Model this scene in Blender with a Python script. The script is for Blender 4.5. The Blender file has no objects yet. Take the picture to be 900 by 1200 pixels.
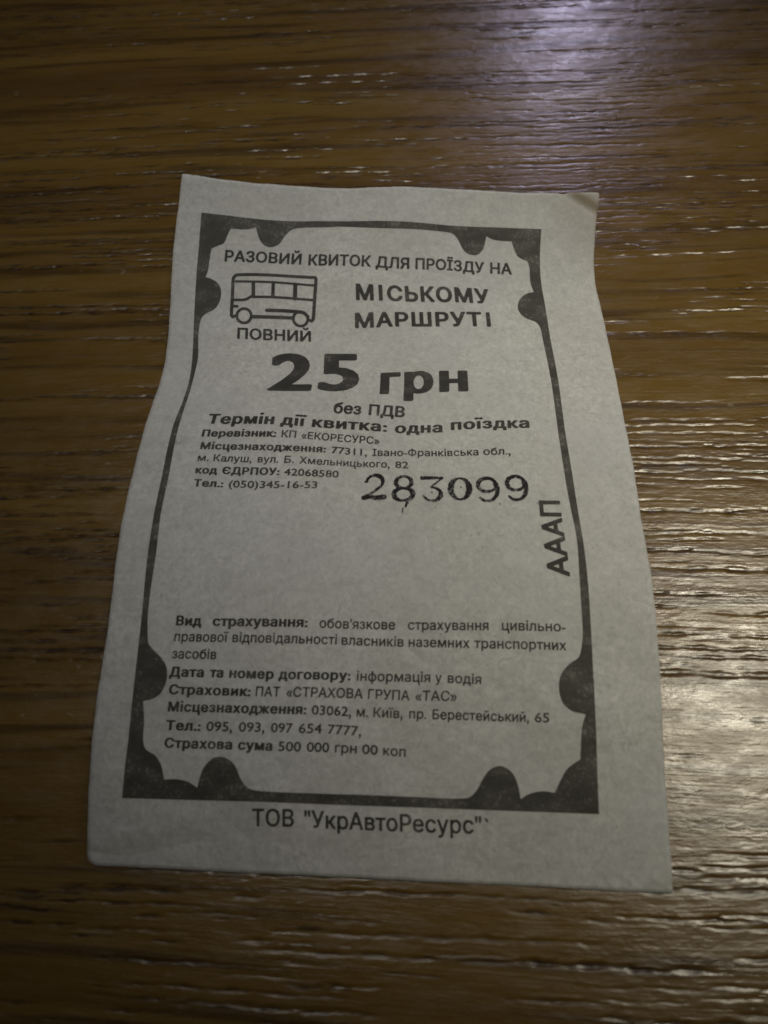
import bpy, bmesh, math, random
import numpy as np
from mathutils import Vector, Matrix, noise

random.seed(7)
MM = 0.001
scene = bpy.context.scene
C = scene.collection

# ------------------------------------------------------------------ camera
cam_d = bpy.data.cameras.new('camera')
cam = bpy.data.objects.new('camera', cam_d)
C.objects.link(cam)
CAM = Vector((4.4799, -44.1983, 86.9354))                 # millimetres above the table
R = Matrix([[0.9987226, 0.0211542, 0.0458869], [0.0, 0.9081432, -0.4186597], [-0.0505283, 0.418125, 0.9069831]])
cam.matrix_world = Matrix.Translation(CAM * MM) @ R.to_4x4()
cam_d.sensor_fit = 'VERTICAL'
cam_d.sensor_height = 24.0
cam_d.lens = 24.0 * 900.0 / 1200.0
cam_d.clip_start = 0.002
cam_d.clip_end = 20.0
cam_d.dof.use_dof = True
cam_d.dof.focus_distance = 0.099
cam_d.dof.aperture_fstop = 17.0
scene.camera = cam

# ------------------------------------------------------------------ world
world = bpy.data.worlds.new('World')
scene.world = world
world.use_nodes = True
bg = world.node_tree.nodes['Background']
bg.inputs[0].default_value = (0.97, 0.86, 1.0, 1)
bg.inputs[1].default_value = 0.012

# ------------------------------------------------------------------ lamps
def aim(o, target):
    d = Vector(target) - o.location
    o.rotation_euler = d.to_track_quat('-Z', 'Y').to_euler()

def spot(name, loc, target, power, col, size_deg, blend, radius):
    l = bpy.data.lights.new(name, 'SPOT')
    l.energy = power
    l.color = col
    l.spot_size = math.radians(size_deg)
    l.spot_blend = blend
    l.shadow_soft_size = radius
    o = bpy.data.objects.new(name, l)
    C.objects.link(o)
    o.location = loc
    aim(o, target)
    return o

def area(name, loc, target, power, col, sx, sy, roll=0.0, spread=180):
    l = bpy.data.lights.new(name, 'AREA')
    l.shape = 'RECTANGLE'
    l.size = sx
    l.size_y = sy
    l.energy = power
    l.color = col
    l.spread = math.radians(spread)
    o = bpy.data.objects.new(name, l)
    C.objects.link(o)
    o.location = loc
    aim(o, target)
    return o

#LIGHTS
# overhead spot added for brightness, mirrored where the matt paper lies: its fading cone imitates the phone's shadow towards the near edge
spot('overhead_spot', (-0.070, 0.17, 0.62), (-0.016, 0.058, 0), 8.6, (1.0, 0.965, 0.885), 15.7, 1.0, 0.08)
# warm white lamp on the right, the one mirrored in the varnish beside the ticket
spot('side_lamp', (0.268, 0.075, 0.60), (0.058, 0.004, 0), 8.6, (1.0, 0.92, 0.72), 15.4, 1.0, 0.042)
# small violet light added beyond it for a purple reflection, no real screen
area('violet_tint_light', (0.242, 0.215, 0.60), (0.04, -0.01, 0), 0.045, (0.72, 0.62, 1.0), 0.05, 0.05)
# cool light far behind the ticket, mirrored at the top edge
area('far_lamp', (0.238, 1.13, 0.60), (0.03, 0.07, 0), 1.35, (0.76, 0.71, 1.0), 0.03, 0.13)
#ENDLIGHTS

scene.view_settings.view_transform = 'Standard'
scene.view_settings.look = 'None'
scene.view_settings.exposure = 0.0
scene.view_settings.gamma = 1.0
scene.view_settings.use_curve_mapping = False
scene.cycles.max_bounces = 5
scene.cycles.filter_width = 1.6

# ------------------------------------------------------------------ node helpers
class NT:
    def __init__(self, name):
        self.m = bpy.data.materials.new(name)
        self.m.use_nodes = True
        self.t = self.m.node_tree
        self.t.nodes.clear()
        self.out = self.t.nodes.new('ShaderNodeOutputMaterial')
        self.b = self.t.nodes.new('ShaderNodeBsdfPrincipled')
        self.t.links.new(self.b.outputs[0], self.out.inputs[0])
        tc = self.t.nodes.new('ShaderNodeTexCoord')
        self.co = tc.outputs['Object']

    def link(self, a, b):
        self.t.links.new(a, b)

    def setin(self, sock, val):
        if hasattr(val, 'is_linked') or hasattr(val, 'links'):
            self.link(val, sock)
        else:
            sock.default_value = val

    def mapping(self, scale, loc=(0, 0, 0), rot=(0, 0, 0), src=None):
        n = self.t.nodes.new('ShaderNodeMapping')
        n.inputs['Scale'].default_value = scale
        n.inputs['Location'].default_value = loc
        n.inputs['Rotation'].default_value = rot
        self.link(src or self.co, n.inputs[0])
        return n.outputs[0]

    def noise(self, vec, scale=1.0, detail=2.0, rough=0.5, dist=0.0):
        n = self.t.nodes.new('ShaderNodeTexNoise')
        self.link(vec, n.inputs['Vector'])
        n.inputs['Scale'].default_value = scale
        n.inputs['Detail'].default_value = detail
        n.inputs['Roughness'].default_value = rough
        n.inputs['Distortion'].default_value = dist
        return n.outputs['Fac']

    def ramp(self, fac, stops):
        n = self.t.nodes.new('ShaderNodeValToRGB')
        self.link(fac, n.inputs[0])
        e = n.color_ramp.elements
        while len(e) > 1:
            e.remove(e[-1])
        e[0].position = stops[0][0]
        e[0].color = col4(stops[0][1])
        for p, c in stops[1:]:
            k = e.new(p)
            k.color = col4(c)
        return n.outputs[0]

    def smooth(self, fac, a, b, lo=0.0, hi=1.0):
        n = self.t.nodes.new('ShaderNodeMapRange')
        n.interpolation_type = 'SMOOTHSTEP'
        self.link(fac, n.inputs[0])
        for i, v in enumerate((a, b, lo, hi)):
            n.inputs[i + 1].default_value = v
        return n.outputs[0]

    def math(self, op, a, b=0.0, c=None):
        n = self.t.nodes.new('ShaderNodeMath')
        n.operation = op
        self.setin(n.inputs[0], a)
        self.setin(n.inputs[1], b)
        if c is not None:
            self.setin(n.inputs[2], c)
        return n.outputs[0]

    def mix(self, fac, a, b, mode='MIX'):
        n = self.t.nodes.new('ShaderNodeMix')
        n.data_type = 'RGBA'
        n.blend_type = mode
        self.setin(n.inputs[0], fac)
        self.setin(n.inputs[6], a if hasattr(a, 'links') else col4(a))
        self.setin(n.inputs[7], b if hasattr(b, 'links') else col4(b))
        return n.outputs[2]

    def bump(self, h, dist, strength=1.0, prev=None):
        n = self.t.nodes.new('ShaderNodeBump')
        n.inputs['Strength'].default_value = strength
        n.inputs['Distance'].default_value = dist
        self.link(h, n.inputs['Height'])
        if prev is not None:
            self.link(prev, n.inputs['Normal'])
        return n.outputs[0]

    def attr(self, name):
        n = self.t.nodes.new('ShaderNodeAttribute')
        n.attribute_name = name
        return n.outputs


def col4(c):
    if isinstance(c, (int, float)):
        return (c, c, c, 1)
    return tuple(c) + ((1,) if len(c) == 3 else ())

# ------------------------------------------------------------------ materials
def paper_nodes(k):
    """colour of the cheap grey stock: fibres, flecks, faint stains"""
    fib = k.noise(k.mapping((1500, 1100, 1000), rot=(0, 0, 0.5)), 1.0, 4, 0.62, 1.2)
    fib2 = k.noise(k.mapping((620, 760, 700), loc=(3, 7, 1), rot=(0, 0, -0.8)), 1.0, 4, 0.65, 1.5)
    cloud = k.noise(k.mapping((70, 70, 70)), 1.0, 4, 0.6)
    tint = k.noise(k.mapping((45, 45, 45), loc=(5, 1, 2)), 1.0, 2, 0.5)
    f = k.math('ADD', k.math('MULTIPLY', fib, 0.5), k.math('MULTIPLY', fib2, 0.5))
    c = k.ramp(f, [(0.31, (0.405, 0.415, 0.39)), (0.5, (0.555, 0.568, 0.537)), (0.69, (0.70, 0.715, 0.68))])
    c = k.mix(k.smooth(cloud, 0.35, 0.65, 0.0, 0.35), c, (0.46, 0.47, 0.445))
    c = k.mix(k.smooth(tint, 0.45, 0.75, 0.0, 0.30), c, (0.53, 0.54, 0.57))
    fleck = k.noise(k.mapping((900, 500, 700), loc=(9, 2, 4), rot=(0, 0, 0.9)), 1.0, 1, 0.4, 1.2)
    c = k.mix(k.smooth(fleck, 0.76, 0.82, 0.0, 0.45), c, (0.22, 0.21, 0.17))
    return c, f

def make_paper():
    k = NT('newsprint_paper')
    c, f = paper_nodes(k)
    st = k.attr('corner_tone')['Fac']
    c = k.mix(st, c, (0.27, 0.23, 0.17))
    k.link(c, k.b.inputs['Base Color'])
    k.b.inputs['Roughness'].default_value = 0.85
    k.b.inputs['Specular IOR Level'].default_value = 0.25
    crumple = k.noise(k.mapping((150, 210, 150)), 1.0, 3, 0.5)
    n1 = k.bump(crumple, 0.0006, 0.75)
    fold = k.noise(k.mapping((38, 60, 40), loc=(2, 2, 9), rot=(0, 0, 0.6)), 1.0, 2, 0.5, 1.0)
    n1 = k.bump(k.math('ABSOLUTE', k.math('SUBTRACT', fold, 0.5)), 0.0022, 0.5, n1)
    n2 = k.bump(f, 0.00010, 0.7, n1)
    k.link(n2, k.b.inputs['Normal'])
    return k.m

def make_ink(name, ink, wear_lo, wear_hi, amount, scale=(1500, 1500, 1500)):
    k = NT(name)
    c, f = paper_nodes(k)
    w = k.noise(k.mapping(scale, loc=(2, 3, 4)), 1.0, 3, 0.7)
    w2 = k.noise(k.mapping((260, 420, 300), loc=(8, 3, 4)), 1.0, 3, 0.6)
    ww = k.math('ADD', k.math('MULTIPLY', w, 0.65), k.math('MULTIPLY', w2, 0.35))
    inkc = k.mix(k.smooth(w2, 0.35, 0.7), ink, tuple(q * 1.7 for q in ink))
    k.link(k.mix(k.smooth(ww, wear_lo, wear_hi, 0.0, amount), inkc, c), k.b.inputs['Base Color'])
    k.b.inputs['Roughness'].default_value = 0.7
    k.b.inputs['Specular IOR Level'].default_value = 0.3
    k.link(k.bump(f, 0.00006, 0.5), k.b.inputs['Normal'])
    return k.m

def make_wood():
    k = NT('brown_wood_laminate')
    # slow sideways wander of the grain
    wob = k.noise(k.mapping((14, 40, 1)), 1.0, 2, 0.5)
    sep = k.t.nodes.new('ShaderNodeSeparateXYZ')
    k.link(k.co, sep.inputs[0])
    y = k.math('ADD', sep.outputs[1], k.math('MULTIPLY', k.math('SUBTRACT', wob, 0.5), 0.006))
    lean = k.math('SUBTRACT', 0.028, k.math('MULTIPLY', sep.outputs[1], 0.30))
    y = k.math('ADD', y, k.math('MULTIPLY', sep.outputs[0], lean))
    comb = k.t.nodes.new('ShaderNodeCombineXYZ')
    k.link(sep.outputs[0], comb.inputs[0])
    k.link(y, comb.inputs[1])
    g = comb.outputs[0]
    board = k.noise(k.mapping((6, 110, 1), src=g), 1.0, 3, 0.55)
    streak = k.noise(k.mapping((22, 520, 1), src=g), 1.0, 3, 0.5, 0.1)
    fine = k.noise(k.mapping((120, 3200, 1), src=g), 1.0, 3, 0.6)
    c = k.ramp(board, [(0.3, (0.098, 0.054, 0.010)), (0.5, (0.145, 0.085, 0.015)), (0.7, (0.182, 0.114, 0.023))])
    c = k.mix(k.smooth(fine, 0.3, 0.7, 0.0, 0.25), c, (0.085, 0.047, 0.008))
    c = k.mix(k.smooth(streak, 0.50, 0.68, 0.0, 0.66), c, (0.034, 0.017, 0.004))
    p = k.attr('pore')['Fac']
    c = k.mix(p, c, (0.022, 0.011, 0.005))
    scuff = k.noise(k.mapping((500, 900, 1), loc=(4, 4, 4)), 1.0, 3, 0.6, 0.5)
    patch = k.noise(k.mapping((28, 60, 1), loc=(1, 8, 4)), 1.0, 2, 0.6)
    sc = k.math('MULTIPLY', k.smooth(scuff, 0.64, 0.74), k.smooth(patch, 0.5, 0.62))
    c = k.mix(k.math('MULTIPLY', sc, 0.35), c, (0.40, 0.34, 0.25))
    k.link(c, k.b.inputs['Base Color'])
    rn = k.noise(k.mapping((150, 420, 1), loc=(3, 1, 0)), 1.0, 4, 0.65)
    k.link(k.smooth(rn, 0.3, 0.7, 0.22, 0.34), k.b.inputs['Roughness'])
    k.b.inputs['Specular IOR Level'].default_value = 0.5
    orange = k.noise(k.mapping((420, 1000, 1), loc=(1, 2, 3)), 1.0, 3, 0.55)
    n = k.bump(orange, 0.00010, 0.6)
    n = k.bump(streak, 0.0003, 0.22, n)
    n = k.bump(fine, 0.00005, 0.5, n)
    k.link(n, k.b.inputs['Normal'])
    return k.m

M_paper = make_paper()
M_frame = make_ink('worn_grey_ink', (0.054, 0.053, 0.044), 0.50, 0.72, 0.30, (3000, 2300, 2000))
M_text = make_ink('thin_grey_ink', (0.038, 0.037, 0.032), 0.54, 0.74, 0.30, (2300, 2300, 2000))
M_stamp = make_ink('black_stamp_ink', (0.008, 0.008, 0.008), 0.52, 0.68, 0.45, (2600, 2000, 2000))
M_wood = make_wood()

# ------------------------------------------------------------------ object helpers
def link_mesh(name, me, mat, parent=None):
    me.name = name
    if mat:
        me.materials.clear()
        me.materials.append(mat)
    o = bpy.data.objects.new(name, me)
    C.objects.link(o)
    if parent:
        o.parent = parent
    return o

# ------------------------------------------------------------------ table
# The embossed laminate is real relief: a fine sheet with several thousand grain
# pores pressed into it, the print colour of each pore carried as an attribute.
def build_table():
    x0, x1, y0, y1 = -84.0, 88.0, -92.0, 112.0       # mm, finely embossed part
    nx, ny = 520, 1560
    xs = np.linspace(x0, x1, nx)
    ys = np.linspace(y0, y1, ny)
    dx, dy = xs[1] - xs[0], ys[1] - ys[0]
    rng = np.random.RandomState(11)
    H = np.zeros((ny, nx), np.float32)
    P = np.zeros((ny, nx), np.float32)
    ph = rng.rand(6) * 6.28

    def flow(x, y):          # long slow waves of the grain, mm
        return (0.8 * math.sin(x / 47.0 + ph[0] + y / 38.0) + 0.35 * math.sin(x / 21.0 + ph[1] - y / 17.0)
                - x * (0.028 - 0.00030 * y))
    # uneven density across the grain
    dens = np.clip(0.9 + 0.5 * np.sin(ys / 3.7 + 1.0) + 0.5 * np.sin(ys / 8.9 + 2.2) + 0.4 * np.sin(ys / 1.9), 0.12, 2.4)
    cdf = np.cumsum(dens); cdf /= cdf[-1]
    for i in range(2300):
        yc = np.interp(rng.rand(), cdf, ys)
        xc = x0 + rng.rand() * (x1 - x0)
        big = rng.rand()
        L = (3 + 9 * rng.rand()) if big < 0.72 else (10 + 26 * rng.rand())
        w = 0.11 + 0.17 * rng.rand() ** 1.5 + (0.07 if big > 0.72 else 0)
        dep = 0.028 + 0.06 * rng.rand() + (0.02 if big > 0.72 else 0)
        col = 0.35 + 0.55 * rng.rand()
        a = max(0, int((xc - L / 2 - x0) / dx)); b = min(nx - 1, int((xc + L / 2 - x0) / dx) + 1)
        if b - a < 3:
            continue
        q = rng.rand(4) * 6.28
        tilt = rng.randn() * 0.008
        f0 = flow(xc, yc)
        for ix in range(a, b):
            x = xs[ix]
            t = (x - xc) / (L / 2)
            if abs(t) >= 1:
                continue
            env = (1 - t * t) ** 0.5 * (0.75 + 0.3 * math.sin(x * 1.3 + q[0]) + 0.12 * math.sin(x * 4.1 + q[1]))
            if env <= 0.05:
                continue
            ym = yc + flow(x, yc) - f0 + tilt * (x - xc) + 0.07 * math.sin(x * 0.8 + q[2]) + 0.035 * math.sin(x * 2.7 + q[3])
            ww = w * (0.45 + 0.55 * env)
            ja = max(0, int((ym - 3 * ww - y0) / dy)); jb = min(ny, int((ym + 3 * ww - y0) / dy) + 2)
            if jb <= ja:
                continue
            d = (ys[ja:jb] - ym) / ww
            prof = np.exp(-d ** 4 * 0.8) - 0.10 * np.exp(-((np.abs(d) - 1.7) / 0.6) ** 2)
            h = -dep * env * prof
            H[ja:jb, ix] = np.where(prof > 0, np.minimum(H[ja:jb, ix], h), np.maximum(H[ja:jb, ix], h * (H[ja:jb, ix] > -0.01)))
            P[ja:jb, ix] = np.maximum(P[ja:jb, ix], col * env * np.exp(-(d / 0.95) ** 4))
    # gentle unevenness of the board itself
    X, Y = np.meshgrid(xs, ys)
    H += (0.010 * np.sin(Y / 1.15 + 0.9 * np.sin(X / 17.0) + 2 * np.sin(Y / 6.1))
          * (0.5 + 0.5 * np.sin(X / 9.3 + Y / 2.3)) + 0.03 * np.sin(Y / 5.3 + X / 60.0)).astype(np.float32)
    # flatten towards the rim so it meets the plain rest of the board
    rim = np.minimum(np.minimum(X - x0, x1 - X), np.minimum(Y - y0, y1 - Y)) / 6.0
    H *= np.clip(rim, 0, 1)
    co = np.stack([X, Y, H], -1).reshape(-1, 3).astype(np.float32) * MM
    idx = np.arange(nx * ny).reshape(ny, nx)
    quads = np.stack([idx[:-1, :-1], idx[:-1, 1:], idx[1:, 1:], idx[1:, :-1]], -1).reshape(-1, 4)
    # the plain rest of the board: a ring, a rim and an underside
    X0, X1, Y0, Y1, T = -520.0, 560.0, -330.0, 420.0, -18.0
    n = nx * ny
    extra = np.array([[X0, Y0, 0], [X1, Y0, 0], [X1, Y1, 0], [X0, Y1, 0],
                      [X0, Y0, T], [X1, Y0, T], [X1, Y1, T], [X0, Y1, T]], np.float32) * MM
    co = np.vstack([co, extra])
    polys_big = []
    bot = list(idx[0, :]); rgt = list(idx[:, -1]); top = list(idx[-1, ::-1]); lft = list(idx[::-1, 0])
    A, B, Cc, D = n, n + 1, n + 2, n + 3
    polys_big.append([A, B] + bot[::-1])
    polys_big.append([B, Cc] + rgt[::-1])
    polys_big.append([Cc, D] + top[::-1])
    polys_big.append([D, A] + lft[::-1])
    polys_big += [[A + 4, B + 4, B, A], [B + 4, Cc + 4, Cc, B], [Cc + 4, D + 4, D, Cc], [D + 4, A + 4, A, D],
                  [D + 4, Cc + 4, B + 4, A + 4]]
    me = bpy.data.meshes.new('table_top')
    nq = len(quads)
    loops = np.concatenate([quads.ravel(), np.concatenate([np.array(p) for p in polys_big])]).astype(np.int32)
    sizes = np.concatenate([np.full(nq, 4), np.array([len(p) for p in polys_big])]).astype(np.int32)
    starts = np.concatenate([[0], np.cumsum(sizes)[:-1]]).astype(np.int32)
    me.vertices.add(len(co)); me.vertices.foreach_set('co', co.ravel())
    me.loops.add(len(loops)); me.loops.foreach_set('vertex_index', loops)
    me.polygons.add(len(sizes)); me.polygons.foreach_set('loop_start', starts)
    sm = np.ones(len(sizes), bool); sm[nq:] = False
    me.polygons.foreach_set('use_smooth', sm)
    me.update(calc_edges=True)
    at = me.attributes.new('pore', 'FLOAT', 'POINT')
    at.data.foreach_set('value', np.concatenate([np.clip(P, 0, 1).ravel(), np.zeros(8, np.float32)]))
    o = link_mesh('table_top', me, M_wood)
    o['label'] = 'dark brown wood grain table top lying under the paper ticket'
    o['category'] = 'table'
    return o

table = build_table()

# ------------------------------------------------------------------ the curled sheet of paper
# left and right edge curves of the sheet above the table (mm) against the length v down the sheet
V = np.array([0.0, 5.6961, 12.8856, 18.2012, 22.8342, 31.34, 40.0646, 47.6649, 53.6212, 60.2403, 66.8848, 72.528, 79.7269, 85.0152, 92.1396])
LT = np.array([[-28.658, 46.43, 8.477], [-29.204, 40.902, 6.514], [-29.677, 34.135, 4.592], [-29.703, 28.593, 3.536], [-29.56, 23.497, 3.034], [-29.271, 15.046, 3.389], [-29.754, 6.745, 5.322], [-29.911, -0.807, 6.502], [-30.018, -6.871, 6.893], [-30.127, -13.451, 6.862], [-30.208, -20.028, 6.163], [-30.461, -25.507, 5.294], [-30.872, -32.392, 3.905], [-31.029, -37.548, 2.532], [-30.942, -44.125, 0.25]])
RT = np.array([[31.278, 43.645, 3.997], [30.558, 38.435, 2.385], [29.958, 31.323, 0.723], [30.234, 26.346, 0.497], [30.388, 22.211, 0.714], [30.518, 13.72, 1.695], [30.292, 4.971, 3.374], [30.103, -2.47, 4.671], [29.886, -8.269, 5.277], [29.937, -14.92, 5.593], [29.75, -21.58, 5.204], [29.476, -27.257, 4.455], [29.069, -34.487, 3.129], [29.016, -39.614, 2.052], [28.931, -46.674, 0.254]])
WID, HEI = 60.0, float(V[-1])

def spline(xs, Y):
    n = len(xs); h = np.diff(xs); A = np.zeros((n, n)); B = np.zeros((n, Y.shape[1]))
    A[0, 0] = A[-1, -1] = 1
    for i in range(1, n - 1):
        A[i, i - 1] = h[i - 1]; A[i, i] = 2 * (h[i - 1] + h[i]); A[i, i + 1] = h[i]
        B[i] = 6 * ((Y[i + 1] - Y[i]) / h[i] - (Y[i] - Y[i - 1]) / h[i - 1])
    Mx = np.linalg.solve(A, B)
    def ev(x):
        x = np.atleast_1d(x); i = np.clip(np.searchsorted(xs, x) - 1, 0, n - 2)
        hh = h[i][:, None]; a = (xs[i + 1] - x)[:, None]; b = (x - xs[i])[:, None]
        return Mx[i] * a ** 3 / (6 * hh) + Mx[i + 1] * b ** 3 / (6 * hh) + (Y[i] / hh - Mx[i] * hh / 6) * a + (Y[i + 1] / hh - Mx[i + 1] * hh / 6) * b
    return ev

SL, SR = spline(V, LT), spline(V, RT)

def sheet(u, v):
    u = np.atleast_1d(u).astype(float); v = np.atleast_1d(v).astype(float)
    s = (u / WID)[:, None]
    Q = SL(v) * (1 - s) + SR(v) * s
    b = np.interp(u / WID, [0, .08, .18, .28, .4, .55, .75, 1], [0, .62, .95, 1, .75, .35, .1, 0])
    Q[:, 2] += -1.25 * b * np.exp(-(np.maximum(v, 0) / 9.0) ** 1.3)
    # little crimp folded into the far right corner
    d = (u - (WID - 5.0)) / 5.0 - v / 3.2
    Q[:, 2] += 0.45 * np.clip(d, 0, 1) - 0.25 * np.exp(-(d / 0.12) ** 2) * (v < 4)
    # handling waves
    Q[:, 2] += 0.16 * np.sin(u / 4.3 + v / 9.0) * np.sin(v / 6.1 + 1.0) + 0.06 * np.sin(u / 2.1 - v / 3.3)
    return Q

def drape(uv, lift):
    uv = np.asarray(uv, float)
    e = 0.05
    p = sheet(uv[:, 0], uv[:, 1])
    du = sheet(uv[:, 0] + e, uv[:, 1]) - p
    dv = sheet(uv[:, 0], uv[:, 1] + e) - p
    n = np.cross(dv, du)
    n /= np.linalg.norm(n, axis=1)[:, None]
    return (p + n * lift) * MM

ticket = bpy.data.objects.new('paper_ticket', None)
C.objects.link(ticket)
ticket.location = (0, 0, 0)
ticket.empty_display_size = 0.01
ticket['label'] = 'curled grey paper bus ticket with black print lying on the wooden table top'
ticket['category'] = 'ticket'

def build_paper():
    nu, nv = 121, 216
    us = np.linspace(0, WID, nu); vs = np.linspace(0, HEI, nv)
    U, Vv = np.meshgrid(us, vs)
    # the cut edges are not perfectly straight
    rag = lambda t, s: 0.04 * np.sin(t * 0.31 + s) + 0.02 * np.sin(t * 1.3 + 2 * s) + 0.012 * np.sin(t * 5.1 + s)
    wl = np.clip(1 - U / 2.0, 0, 1); wr = np.clip(1 - (WID - U) / 2.0, 0, 1)
    wt = np.clip(1 - Vv / 2.0, 0, 1); wb = np.clip(1 - (HEI - Vv) / 2.0, 0, 1)
    U2 = U + wl * rag(Vv, 1) + wr * rag(Vv, 2.3)
    V2 = Vv + wt * rag(U, 0.4) * 1.2 + wb * rag(U, 3.0) * 0.7
    # worn round near left corner, and slightly blunted others
    for cu, cv, r in ((0, HEI, 1.1), (WID, HEI, 0.25), (0, 0, 0.2), (WID, 0, 0.35)):
        su = 1 if cu == 0 else -1; sv = 1 if cv == 0 else -1
        a = (U2 - cu) * su; b = (V2 - cv) * sv
        ins = (a < r) & (b < r)
        qa = r - a; qb = r - b
        m = np.maximum(qa, qb); rr = np.hypot(qa, qb)
        sc = np.where(ins & (rr > 1e-6), m / np.maximum(rr, 1e-6), 1)
        U2 = np.where(ins, cu + su * (r - qa * sc), U2)
        V2 = np.where(ins, cv + sv * (r - qb * sc), V2)
    uv = np.stack([U2.ravel(), V2.ravel()], 1)
    top = drape(uv, 0.0); bot = drape(uv, -0.07)
    co = np.vstack([top, bot])
    idx = np.arange(nu * nv).reshape(nv, nu); n = nu * nv
    f = []
    for j in range(nv - 1):
        for i in range(nu - 1):
            a, b, c, d = idx[j, i], idx[j, i + 1], idx[j + 1, i + 1], idx[j + 1, i]
            f.append((a, d, c, b)); f.append((a + n, b + n, c + n, d + n))
    ring = list(idx[0, :]) + list(idx[1:, -1]) + list(idx[-1, -2::-1]) + list(idx[-2:0:-1, 0])
    for k in range(len(ring)):
        a, b = ring[k], ring[(k + 1) % len(ring)]
        f.append((a, b, b + n, a + n))
    me = bpy.data.meshes.new('paper_sheet')
    me.from_pydata([tuple(map(float, c)) for c in co], [], [tuple(map(int, q)) for q in f])
    me.polygons.foreach_set('use_smooth', np.ones(len(me.polygons), bool))
    # brownish stained far right corner, with a darker wedge along its fold
    d = np.hypot((uv[:, 0] - 59.5) / 5.5, (uv[:, 1] - 2.0) / 7.0)
    fold = np.exp(-(((uv[:, 0] - 55.0) / 5.0 - uv[:, 1] / 3.2 - 0.30) / 0.22) ** 2) * (uv[:, 1] < 4)
    stn = np.clip(0.38 * np.exp(-d ** 2) + 0.75 * fold, 0, 1)
    at = me.attributes.new('corner_tone', 'FLOAT', 'POINT')
    at.data.foreach_set('value', np.concatenate([stn, stn]).astype(np.float32))
    return link_mesh('paper_sheet', me, M_paper, ticket)

build_paper()

# ------------------------------------------------------------------ printing
def to_object(name, tris_bm, mat, lift, parent=ticket, label=None):
    """cut a flat (u,v) mesh finely enough and lay it on the curled sheet"""
    bm = tris_bm
    us = [v.co.x for v in bm.verts]; vs = [v.co.y for v in bm.verts]
    q = math.floor(min(vs)) + 0.5
    while q < max(vs):
        if q > min(vs):
            bmesh.ops.bisect_plane(bm, geom=bm.verts[:] + bm.edges[:] + bm.faces[:], plane_co=(0, q, 0), plane_no=(0, 1, 0))
        q += 0.8
    q = math.floor(min(us)) + 0.7
    while q < max(us):
        if q > min(us):
            bmesh.ops.bisect_plane(bm, geom=bm.verts[:] + bm.edges[:] + bm.faces[:], plane_co=(q, 0, 0), plane_no=(1, 0, 0))
        q += 1.6
    bmesh.ops.triangulate(bm, faces=bm.faces[:])
    bm.verts.ensure_lookup_table()
    uv = np.array([(v.co.x, v.co.y) for v in bm.verts])
    P3 = drape(uv, lift)
    for v, p in zip(bm.verts, P3):
        v.co = p
    bm.normal_update()
    # all faces look up
    bad = [f for f in bm.faces if f.normal.z < 0]
    bmesh.ops.reverse_faces(bm, faces=bad)
    me = bpy.data.meshes.new(name)
    bm.to_mesh(me); bm.free()
    me.polygons.foreach_set('use_smooth', np.ones(len(me.polygons), bool))
    o = link_mesh(name, me, mat, parent)
    if label:
        o['label'] = label
    return o

def text_outlines(txt, space):
    """outlines of a word as closed polylines in em units"""
    cu = bpy.data.curves.new('lettering', 'FONT')
    cu.body = txt
    cu.space_character = space
    o = bpy.data.objects.new('lettering', cu)
    C.objects.link(o)
    dg = bpy.context.evaluated_depsgraph_get()
    dg.update()
    c = o.to_curve(dg, apply_modifiers=False)
    rings = []
    for s in c.splines:
        bp = s.bezier_points; n = len(bp); ring = []
        for i in range(n):
            p, q = bp[i], bp[(i + 1) % n]
            p0, p1, p2, p3 = (np.array(z[:2]) for z in (p.co, p.handle_right, q.handle_left, q.co))
            straight = np.linalg.norm(np.cross(p1 - p0, p3 - p0)) < 1e-5 and np.linalg.norm(np.cross(p2 - p0, p3 - p0)) < 1e-5
            m = 1 if straight else 4
            for k in range(m):
                t = k / m
                ring.append(p0 * (1 - t) ** 3 + 3 * p1 * t * (1 - t) ** 2 + 3 * p2 * t * t * (1 - t) + p3 * t ** 3)
        if n > 2:
            rings.append(np.array(ring))
    o.to_curve_clear()
    bpy.data.objects.remove(o); bpy.data.curves.remove(cu)
    return rings

def field_of_rings(rings, gx, gy):
    """signed distance (negative inside) of overlapping outlines, non-zero winding"""
    A = np.vstack(rings); B = np.vstack([np.roll(r, -1, 0) for r in rings])
    X, Y = np.meshgrid(gx, gy)
    D = np.full(X.shape, 1e9); W = np.zeros(X.shape, int)
    reach = 0.35 * (gy[-1] - gy[0])
    for (ax, ay), (bx, by) in zip(A, B):
        i0 = np.searchsorted(gx, min(ax, bx) - reach); i1 = np.searchsorted(gx, max(ax, bx) + reach)
        x = X[:, i0:i1]; y = Y[:, i0:i1]
        dx, dy = bx - ax, by - ay; l2 = dx * dx + dy * dy
        if l2 < 1e-14:
            continue
        t = np.clip(((x - ax) * dx + (y - ay) * dy) / l2, 0, 1)
        d = np.hypot(x - ax - t * dx, y - ay - t * dy)
        D[:, i0:i1] = np.minimum(D[:, i0:i1], d)
        # winding along a ray towards -x: count the crossings left of each point
        if ay != by:
            rows = ((gy >= ay) & (gy < by)) | ((gy >= by) & (gy < ay))
            if rows.any():
                yr = gy[rows]; xc = ax + (yr - ay) / dy * dx
                W[rows] += np.where(gx[None, :] > xc[:, None], 1 if by > ay else -1, 0)
    return np.where(W != 0, -D, D)

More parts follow.
